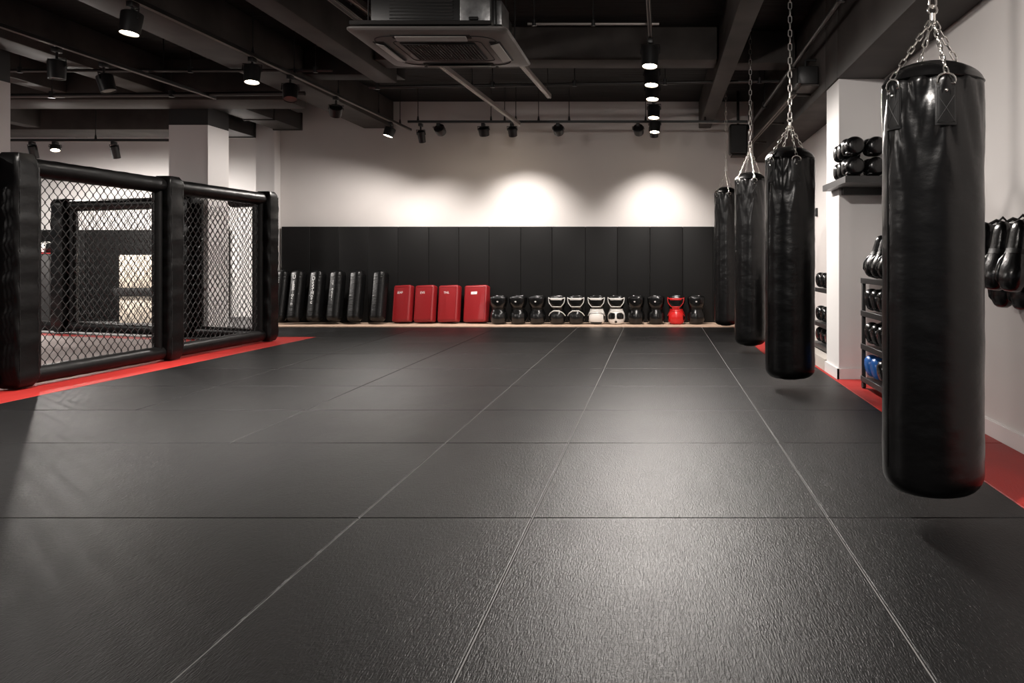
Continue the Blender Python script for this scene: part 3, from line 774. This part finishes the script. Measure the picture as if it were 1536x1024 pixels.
# air conditioner
ac = empty('ceiling_air_conditioner', (-1.645, 6.51, 2.62), label='grey square cassette air conditioner hanging from the black ceiling', cat='air conditioner')
W = 1.155
def rrect(w, h, r, z, n=6):
    out = []
    for cx, cy, a0 in ((w/2-r, h/2-r, 0), (-w/2+r, h/2-r, PI/2), (-w/2+r, -h/2+r, PI), (w/2-r, -h/2+r, 3*PI/2)):
        for k in range(n+1): q = a0+PI/2*k/n; out.append(Vector((cx+r*math.cos(q), cy+r*math.sin(q), z)))
    return out
def loft(rings, cap0=True, cap1=True):
    mb = MB(); n = len(rings[0]); vs = [v for r in rings for v in r]; fs = []
    for i in range(len(rings)-1):
        for k in range(n): l = (k+1) % n; fs.append((i*n+k, i*n+l, (i+1)*n+l, (i+1)*n+k))
    if cap0: fs.append(tuple(range(n-1, -1, -1)))
    if cap1: fs.append(tuple((len(rings)-1)*n+k for k in range(n)))
    return mb.add(vs, fs)
loft([rrect(W-.10, W-.10, .10, .0), rrect(W-.02, W-.02, .06, .012), rrect(W, W, .05, .022), rrect(W, W, .05, .034), rrect(W-.03, W-.03, .05, .04)]).build('panel', M['acpanel'], ac, angle=25)
g = MB()      # groove outline around the middle field
g.tube(rrect(.90, .90, .15, -.001), .0045, 6, closed=True); g.build('panel_groove', M['acdark'], ac)
MB().rbox(0, -.02, -.004, .56, .50, .012, .004, 1).build('grille_recess', M['acdark'], ac)
g = MB()
for i in range(23): x = -.265+i*.53/22; g.box(x-.0032, x+.0032, -.26, .22, -.017, -.010)
for j in range(15): y = -.255+j*.47/14; g.box(-.27, .27, y-.0022, y+.0022, -.0155, -.0115)
g.build('grille', M['acslat'], ac, smooth=False)
g = MB().tube(rrect(.66, .60, .05, -.001), .0028, 6, closed=True); g.build('grille_groove', M['acdark'], ac)
for a in range(4):
    Rz = Matrix.Rotation(a*PI/2, 4, 'Z')
    MB().rbox(0, 0, 0, .58, .085, .01, .004, 1, mat=Rz @ Matrix.Translation((0, -.435, -.001))).build('air_slot', M['acdark'], ac)
    MB().rbox(0, 0, 0, .52, .07, .008, .003, 1, mat=Rz @ Matrix.Translation((0, -.43, -.016)) @ Matrix.Rotation(math.radians(-14), 4, 'X')).build('vane', M['acvane'], ac)
for x in (-.3, .3): MB().tube([(x, .52, -.004), (x, .52, .006)], .014, 12).build('screw_cap', M['acdark'], ac)
MB().rbox(0, 0, .19, .88, .88, .30, .01, 2).build('body', M['black_metal'], ac)
g = MB()
for i in range(9): z = .1+i*.025; g.box(-.30, .16, -.447, -.441, z, z+.009)
g.build('side_louver', M['duct'], ac, smooth=False)
MB().rbox(.33, -.455, .20, .22, .05, .28, .006, 2).build('junction_box', M['galv'], ac).__setitem__('label', 'bare galvanised junction box')
MB().tube([(.30, -.48, .11), (.30, -.515, .11), (.36, -.515, .11)], .012, 8).build('pipe_stub', M['acdark'], ac)
MB().rbox(.47, -.2, .2, .06, .3, .18, .006, 2).build('valve_box', M['galv'], ac)
for x in (-.52, .52):
    for y in (-.5, .5): MB().tube([(x*.9, y*.8, .04), (x*.9, y*.8, CEIL-2.62)], .006, 8).build('rod', M['black_metal'], ac)
MB().rbox(-.05, -.52, .075, 1.02, .035, .03, .003, 1).build('hanger_bar', M['pipe'], ac)

# loudspeakers by the wall beam
sp = empty('loudspeaker', (1.40, 7.85, 2.62), label='black boxy loudspeaker on the wall beam beside the white pillar', cat='loudspeaker')
MB().rbox(0, 0, .08, .19, .30, .17, .012, 2).build('cabinet', M['black_metal'], sp)
MB().rbox(-.098, 0, .08, .006, .27, .145, .003, 1).build('grille', M['rubber'], sp)
MB().rbox(.02, .02, -.015, .17, .34, .018, .003, 1).build('bracket', M['beam'], sp)
MB().tube([(.0, 0, .16), (.0, 0, .25), (.105, 0, .25)], .014, 8).build('wall_mount', M['black_metal'], sp)
sp = empty('loudspeaker', at(1107, 210, 12.2), label='black upright loudspeaker hanging in the corner beside the back wall', cat='loudspeaker')
MB().rbox(0, 0, 0, .26, .24, .44, .03, 3).build('cabinet', M['black_metal'], sp)
MB().rbox(0, -.122, 0, .22, .008, .40, .003, 1).build('grille', M['rubber'], sp)
MB().tube([(0, 0, .20), (0, 0, 3.45-at(1107, 210, 12.2).z)], .02, 10).build('pole', M['black_metal'], sp)
MB().rbox(.02, 0, -.235, .24, .26, .02, .004, 1).build('cradle', M['beam'], sp)
track('cable_tray', (1.33, 8.05, 2.60), (1.30, 11.6, 2.60), 'dark cable tray running along the wall beam between the loudspeakers', (), .06, .03, 'beam')
tr_ = [o for o in C.objects if o.name.startswith('cable_tray')][-1]
for t in (.1, 1.8, 3.4): MB().rbox(.09, t, .0, .18, .03, .02, .003, 1).build('bracket', M['beam'], tr_)

# ------------------------------------------------------------------ spotlights
def spotlight(loc, aim, lit, label, power=60, size=72, blend=.6, L=.17, r=.078, stem=.06, warm=(1, .935, .88), group='track spotlights under the ceiling', flat=False):
    """loc: where the adapter meets the track; aim: direction of the beam."""
    o = empty('spotlight', loc, label=label, cat='spotlight', group=group)
    aim = Vector(aim).normalized()
    MB().rbox(0, 0, -.022, .05, .09, .044, .006, 2).build('adapter', M['black_metal'], o)
    j = Vector((0, 0, -.044-stem))
    MB().tube([(0, 0, -.04), j], .012, 10).build('stem', M['black_metal'], o)
    q = aim.to_track_quat('-Z', 'Y').to_matrix().to_4x4()
    T = Matrix.Translation(j + Vector((0, 0, -.012))) @ q
    prof = [(0, 0), (r*.78, -.002), (r*.98, -.012), (r, -.03), (r*.9, -L), (r*.82, -L), (r*.80, -L+.022), (0, -L+.024)]
    prof = prof[::-1]
    MB().lathe(prof, 28, T).build('housing', M['black_metal'], o, angle=35)
    hy = MB().tube([T @ Vector((-r-.006, 0, -L*.35)), T @ Vector((-r-.006, 0, .012)), T @ Vector((r+.006, 0, .012)), T @ Vector((r+.006, 0, -L*.35))], .006, 6)
    hy.build('yoke', M['black_metal'], o)
    MB().lathe([(0, -L+.004), (r*.78, -L+.006), (r*.79, -L+.018), (0, -L+.020)], 24, T).build('lens', M['lens'] if lit else M['lens_off'], o)
    if lit and power:
        li = bpy.data.lights.new('spot_beam', 'SPOT'); li.energy = power; li.spot_size = math.radians(size); li.spot_blend = blend
        li.shadow_soft_size = .05; li.color = warm
        lo = bpy.data.objects.new('spot_beam', li); C.objects.link(lo); lo.parent = o
        lo.matrix_local = Matrix.Translation(T @ Vector((0, 0, -L-.012))) @ q
    return o
def on_left(Y, dz=0): t = (Y-LA.y)/(LB.y-LA.y); return Vector((LA.x+(LB.x-LA.x)*t, Y, TZ-.025))
def on_mid(Y): t = (Y-CA.y)/(CB.y-CA.y); return Vector((CA.x+(CB.x-CA.x)*t, Y, TZ-.025))
def on_back(px): return Vector(((px-PX)*11.92/F, 11.92, TZ-.0145))
PW = 2.0
# long track beside the wide beam
spotlight(on_left(6.25)+Vector((-.0, 0, 0)), (-.08, -.13, -1), True, 'big lit black spotlight above the cage, first along the beam track', 75*PW, 112, .8, stem=.02)
spotlight(on_left(7.98), (.05, -.15, -1), True, 'lit black spotlight on the beam track, beside an unlit one', 90*PW, 120, .8, stem=.02)
spotlight(on_left(8.75), (.15, -.35, -1), False, 'unlit black spotlight on the beam track, beside a lit one', stem=.05)
spotlight(on_left(9.9), (-.3, .6, -.8), False, 'small pale-rimmed unlit spotlight on the beam track, before the last one', L=.12, stem=.06)
spotlight(on_left(11.75), (-.3, -.13, -1), True, 'last lit spotlight on the beam track, near the back wall', 58*PW, 165, .5, stem=.02, L=.13)
# middle track
for k, (Y, L) in enumerate(((7.3, .185), (8.25, .15), (8.98, .15), (10.1, .16), (11.3, .15))):
    spotlight(on_mid(Y), (-.02, -.16, -1), True, 'lit black spotlight on the middle track, %s from the air conditioner side' % ordn[k], (58 if k < 4 else 16)*PW, 168, .5, L=L, stem=.01)
# back wall track
spotlight(on_back(631), (.02, .52, -1), True, 'tall hanging spotlight at the end of the back-wall track', 21*PW, 90, .95, r=.055, L=.17, stem=.05)
spotlight(on_back(658), (.15, .8, -.5), False, 'squat tilted unlit spotlight on the back-wall track beside the tall one', L=.12, stem=0)
spotlight(on_back(725), (.05, .5, -1), True, 'squat lit spotlight on the back-wall track left of the trunking end', 8*PW, 90, .9, L=.12, stem=0)
spotlight(on_back(768), (.04, .52, -1), True, 'lit spotlight on the back-wall track under the trunking end', 58*PW, 90, .95, r=.066, L=.13, stem=.0)
spotlight(on_back(837), (0, .85, -.5), False, 'dark unlit spotlight on the back-wall track, alone between the tracks', L=.12, stem=0)
spotlight(on_back(957), (.1, .85, -.5), False, 'dark unlit spotlight on the back-wall track beside the middle track', L=.12, stem=0)
spotlight(on_back(981), (.02, .52, -1), True, 'lit spotlight on the back-wall track where the middle track meets it', 52*PW, 90, .95, r=.066, L=.13, stem=.01)
# above the cage and behind it
spotlight(Vector((-5.47, 7.6, TZ-.025)), (0, 0, -1), False, 'dark unlit spotlight over the cage, first on the cage track')
spotlight(Vector((-5.44, 8.2, TZ-.025)), (.3, 0, -1), False, 'dark unlit spotlight over the cage, second on the cage track')
for px, lit, nm in ((48, True, 'nearest the near white pillar'), (171, True, 'beside the cage pillar')):
    spotlight(Vector(((px-PX)*12.3/F, 12.3, 2.7265)), (0, .35, -1), lit, 'lit hanging spotlight in the room behind the cage, '+nm.replace('nearest', 'close to'), 80*PW, 168, .5, r=.06, L=.19, stem=.0)
spotlight(Vector(((83-PX)*12.3/F, 12.3, 2.7265)), (.2, -.3, -1), True, 'short lit spotlight in the room behind the cage, between two hanging ones', 60*PW, 168, .5, r=.07, L=.08, stem=.0)
# fill lamps added out of view, overhead and beyond the cage side
for p, a, pw, nm in ((on_mid(1.6), (.5, .5, -.9), 95, 'over the camera'), (on_left(4.0), (.75, .3, -.8), 36, 'over the near end of the cage'), (Vector((-8.5, 4.6, TZ-.025)), (.1, .2, -1), 150, 'at the near end of the far cage track'), (Vector((-11.0, 9.0, TZ-.025)), (.1, 0, -1), 120, 'at the far end of the far cage track')):
    spotlight(p, a, True, 'added unseen fill spotlight, '+nm, pw*PW, 168, .5, stem=.07)

# ------------------------------------------------------------------ world, camera, view
w = bpy.data.worlds.new('World'); bpy.context.scene.world = w; w.use_nodes = True
bg = w.node_tree.nodes['Background']; bg.inputs[0].default_value = (.95, .97, 1.0, 1); bg.inputs[1].default_value = .07
cam = bpy.data.cameras.new('Camera'); co = bpy.data.objects.new('Camera', cam); C.objects.link(co)
co.location = (0, 0, CH); co.rotation_euler = (PI/2, 0, 0)
cam.sensor_width = 36; cam.lens = 36*F/1536; cam.shift_x = (768-PX)/1536; cam.shift_y = -(512-PY)/1536
cam.clip_start = .05
s = bpy.context.scene; s.camera = co
s.view_settings.view_transform = 'Standard'; s.view_settings.look = 'None'; s.view_settings.gamma = 1
s.view_settings.use_curve_mapping = False; s.view_settings.exposure = 1.05
